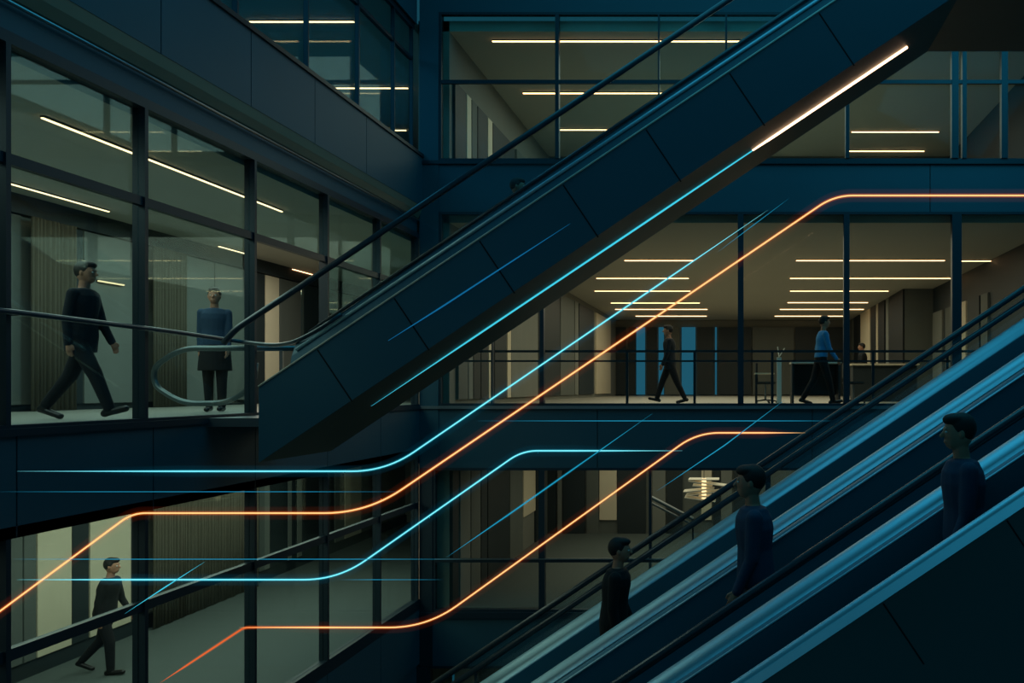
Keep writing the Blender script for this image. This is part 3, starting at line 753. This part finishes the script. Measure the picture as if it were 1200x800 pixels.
# ================================================================== FURNITURE (middle floor right)
def legs4(parent, x0, x1, y0, y1, z0, z1, r, m):
    for X in (x0, x1):
        for Y in (y0, y1): obj('leg', B(X-r, X+r, Y-r, Y+r, z0, z1), M[m], parent)
Yd = 18.3
t = thing('desk', 'high dark desk with pale top behind the blue-shirted man', 'desk', at(955, Yd, Z1f))
x0, x1 = (926-PX)*Yd/F, (984-PX)*Yd/F
obj('desk_top', B(x0, x1, Yd-.35, Yd+.35, Z1f+.86, Z1f+.90, bev=.008), M['white'], t)
obj('side_panel', B(x0+.02, x0+.06, Yd-.3, Yd+.3, Z1f, Z1f+.86), M['dark'], t)
obj('front_panel', B(x0+.06, x1-.06, Yd+.2, Yd+.23, Z1f+.2, Z1f+.86), M['dark'], t)
obj('side_panel', B(x1-.06, x1-.02, Yd-.3, Yd+.3, Z1f, Z1f+.86), M['dark'], t)
t = thing('pedestal', 'narrow white upright pedestal left of the high desk', 'stand', at(913, Yd-.2, Z1f))
X = (913-PX)*(Yd-.2)/F
obj('column', B(X-.05, X+.05, Yd-.24, Yd-.14, Z1f+.03, Z1f+1.0, bev=.006), M['white'], t)
obj('base', B(X-.16, X+.16, Yd-.36, Yd-.04, Z1f, Z1f+.03, bev=.01), M['white'], t)
bm = bmesh.new(); zt_ = Z1f+1.001
for sg, a in ((-1, 8), (1, 32)):
    an = math.radians(a)*sg; p = Vector((X, Yd-.2, zt_)); q = p+Vector((math.sin(an)*.22, 0, math.cos(an)*.22)); nrm = Vector((math.cos(an), 0, -math.sin(an)))*.006
    vs = [p-nrm, p+nrm, q+nrm, q-nrm]; f0 = [bm.verts.new(v+Vector((0, -.07, 0))) for v in vs]; f1 = [bm.verts.new(v+Vector((0, .12, 0))) for v in vs]
    bm.faces.new(f0); bm.faces.new(list(reversed(f1)))
    for i in range(4): bm.faces.new((f0[i], f1[i], f1[(i+1) % 4], f0[(i+1) % 4]))
bmesh.ops.recalc_face_normals(bm, faces=bm.faces)
tag(link('open_book', bm, M['paper']), 'white open book standing like a V on the pedestal', 'book')
t = thing('table', 'low table with a pale edge left of the white pedestal', 'table', at(893, 18.6, Z1f))
x0, x1 = (884-PX)*18.6/F, (907-PX)*18.6/F
obj('table_top', B(x0, x1, 18.3, 18.9, Z1f+.64, Z1f+.67, bev=.006), M['cream'], t)
legs4(t, x0+.04, x1-.04, 18.34, 18.86, Z1f, Z1f+.64, .018, 'frame2')
def chair(label, x, Y, yaw):
    t = thing('office_chair', label, 'chair', at(x, Y, Z1f), 'middle floor chairs'); X = (x-PX)*Y/F
    parts = [('seat', B(X-.23, X+.23, Y-.22, Y+.22, Z1f+.43, Z1f+.49, bev=.02)), ('backrest', B(X-.23, X-.18, Y-.21, Y+.21, Z1f+.55, Z1f+.92, bev=.02))]
    for nme, b in parts: obj(nme, b, M['dark'], t)
    obj('stem', T([(X, Y, Z1f+.08), (X, Y, Z1f+.43)], .025), M['steel2'], t); obj('back_bracket', B(X-.2, X-.17, Y-.03, Y+.03, Z1f+.45, Z1f+.6), M['frame2'], t)
    for k in range(5):
        a = 2*math.pi*k/5; c = (X+.25*math.cos(a), Y+.25*math.sin(a), Z1f+.05)
        l = obj('leg', T([(X, Y, Z1f+.08), c], [.02, .014]), M['frame2'], t)
        bm = bmesh.new(); ball(bm, (c[0], c[1], Z1f+.026), .022, .022, .025); obj('caster', bm, M['frame2'], l)
chair('dark office chair at the low table', 897, 19.4, 0)
chair('dark office chair beside the high desk near the seated colleague', 1000, 19.2, 0)
person('dark figure standing by the slatted wall at the back of the middle floor', at(1012, 24.5, Z1f), 180, 1.62, [(0, 4), (4, 6)], [(10, 30), (6, 30)], 'black', 'black', lean=4, vox=.012)
t = thing('counter', 'long low counter with warm lit top behind the dark figure at right', 'counter', at(1040, 22, Z1f))
x0, x1 = (996-PX)*22/F, (1075-PX)*22/F
obj('counter_top', B(x0, x1, 21.7, 22.3, Z1f+.92, Z1f+.97, bev=.01), M['cream'], t); obj('body', B(x0+.05, x1-.05, 21.8, 22.3, Z1f, Z1f+.92), M['dark'], t)
# lower floor: hanging paper-blade lamp and sloping stair rail
Yp = 19.0; c = P(825, 573, Yp)
t = thing('pendant_lamp', 'white hanging lamp of stacked paper blades on the lower floor', 'lamp', c)
for i in range(7):
    z = c.z+.22-i*.075; w = .34+.14*math.sin(i*2.1); dx = .12*math.sin(i*1.7)
    bm = bmesh.new(); box(bm, c.x+dx-w, c.x+dx+w, Yp-.22, Yp+.22, z, z+.018, bev=.006)
    bmesh.ops.rotate(bm, cent=(c.x, Yp, z), matrix=Matrix.Rotation(math.radians(8*math.sin(i*1.3)), 3, 'Y'), verts=bm.verts)
    obj('blade', bm, M['paper'], t)
obj('cord', T([(c.x, Yp, c.z+.2), (c.x, Yp, R(-1.455))], .008, seg=6), M['frame2'], t)
obj('core', T([(c.x, Yp, c.z-.25), (c.x, Yp, c.z+.24)], .05, seg=12), M['lampd'], t)
t = thing('stair_rail', 'short pale sloping handrail beside the lower floor lamp', 'railing', P(760, 583, 18))
a, b = P(762, 582, 18), P(812, 608, 18)
obj('rail', T([a, b], .04), M['steel2'], t); obj('rail', T([a+Vector((0, 0, -.12)), b+Vector((0, 0, -.12))], .025), M['steel2'], t)
for p in (a, b): obj('post', T([(p.x, p.y, Z0), (p.x, p.y, p.z)], .02), M['frame2'], t)

# ================================================================== LIGHTS
def area(name, loc, size, power, col, rot=(0, 0, 0), spread=180):
    l = bpy.data.lights.new(name, 'AREA'); l.shape = 'RECTANGLE'; l.size, l.size_y = size; l.energy = power; l.color = lin(col)
    l.spread = math.radians(spread)
    o = bpy.data.objects.new(name, l); COL.objects.link(o); o.location = loc; o.rotation_euler = [math.radians(r) for r in rot]; return o
W = (250, 234, 204)
area('left_wing_middle', (-8.2, 12, R(2.7)), (2.5, 14), 310, (235, 236, 215))  # unseen room-size area lights, added to fill beyond the ceiling strips
area('left_wing_lower', (-8.2, 12, R(-1.3)), (2.5, 14), 330, W)
area('left_wing_upper', (-8.2, 14, R(6.8)), (2.5, 16), 260, (80, 180, 222))
area('back_middle', (0, 27, R(3.1)), (9, 18), 500, W)
area('back_middle_front', (1, 18.5, R(3.1)), (9, 2), 60, W)
area('back_lower', (0, 21, R(-1.55)), (9, 7), 160, W)
area('back_upper', (0, 21, R(6.8)), (9, 7), 230, (212, 230, 218))
area('basement', (0, 17.8, R(-5.4)), (8, 1), 20, W)
# unseen cyan area lights added overhead to brighten decks and surroundings
area('roof_fill_light', (2, 9, R(11)), (14, 12), 680, (56, 172, 206))
area('blue_deck_fill', (5.5, 12.5, R(7.5)), (3, 5), 110, (46, 182, 222), (20, 25, 0))

w = bpy.data.worlds.new('dusk'); SC.world = w; w.use_nodes = True
bg = w.node_tree.nodes['Background']; bg.inputs[0].default_value = (*lin((30, 92, 112)), 1); bg.inputs[1].default_value = .5

# ================================================================== CAMERA
cd = bpy.data.cameras.new('camera'); cam = bpy.data.objects.new('camera', cd); COL.objects.link(cam)
cam.location = (0, 0, H); cam.rotation_euler = (math.radians(90), 0, 0)
cd.sensor_fit = 'HORIZONTAL'; cd.sensor_width = 36; cd.lens = 36*F/1200
cd.shift_x = (600-PX)/1200; cd.shift_y = (PY-400)/1200; cd.clip_start = .05; cd.clip_end = 200
SC.camera = cam
vs = SC.view_settings; vs.view_transform = 'Standard'; vs.look = 'None'; vs.gamma = 1; vs.use_curve_mapping = False; vs.exposure = 0
SC.cycles.use_denoising = True
SC.cycles.max_bounces = 8; SC.cycles.transparent_max_bounces = 16
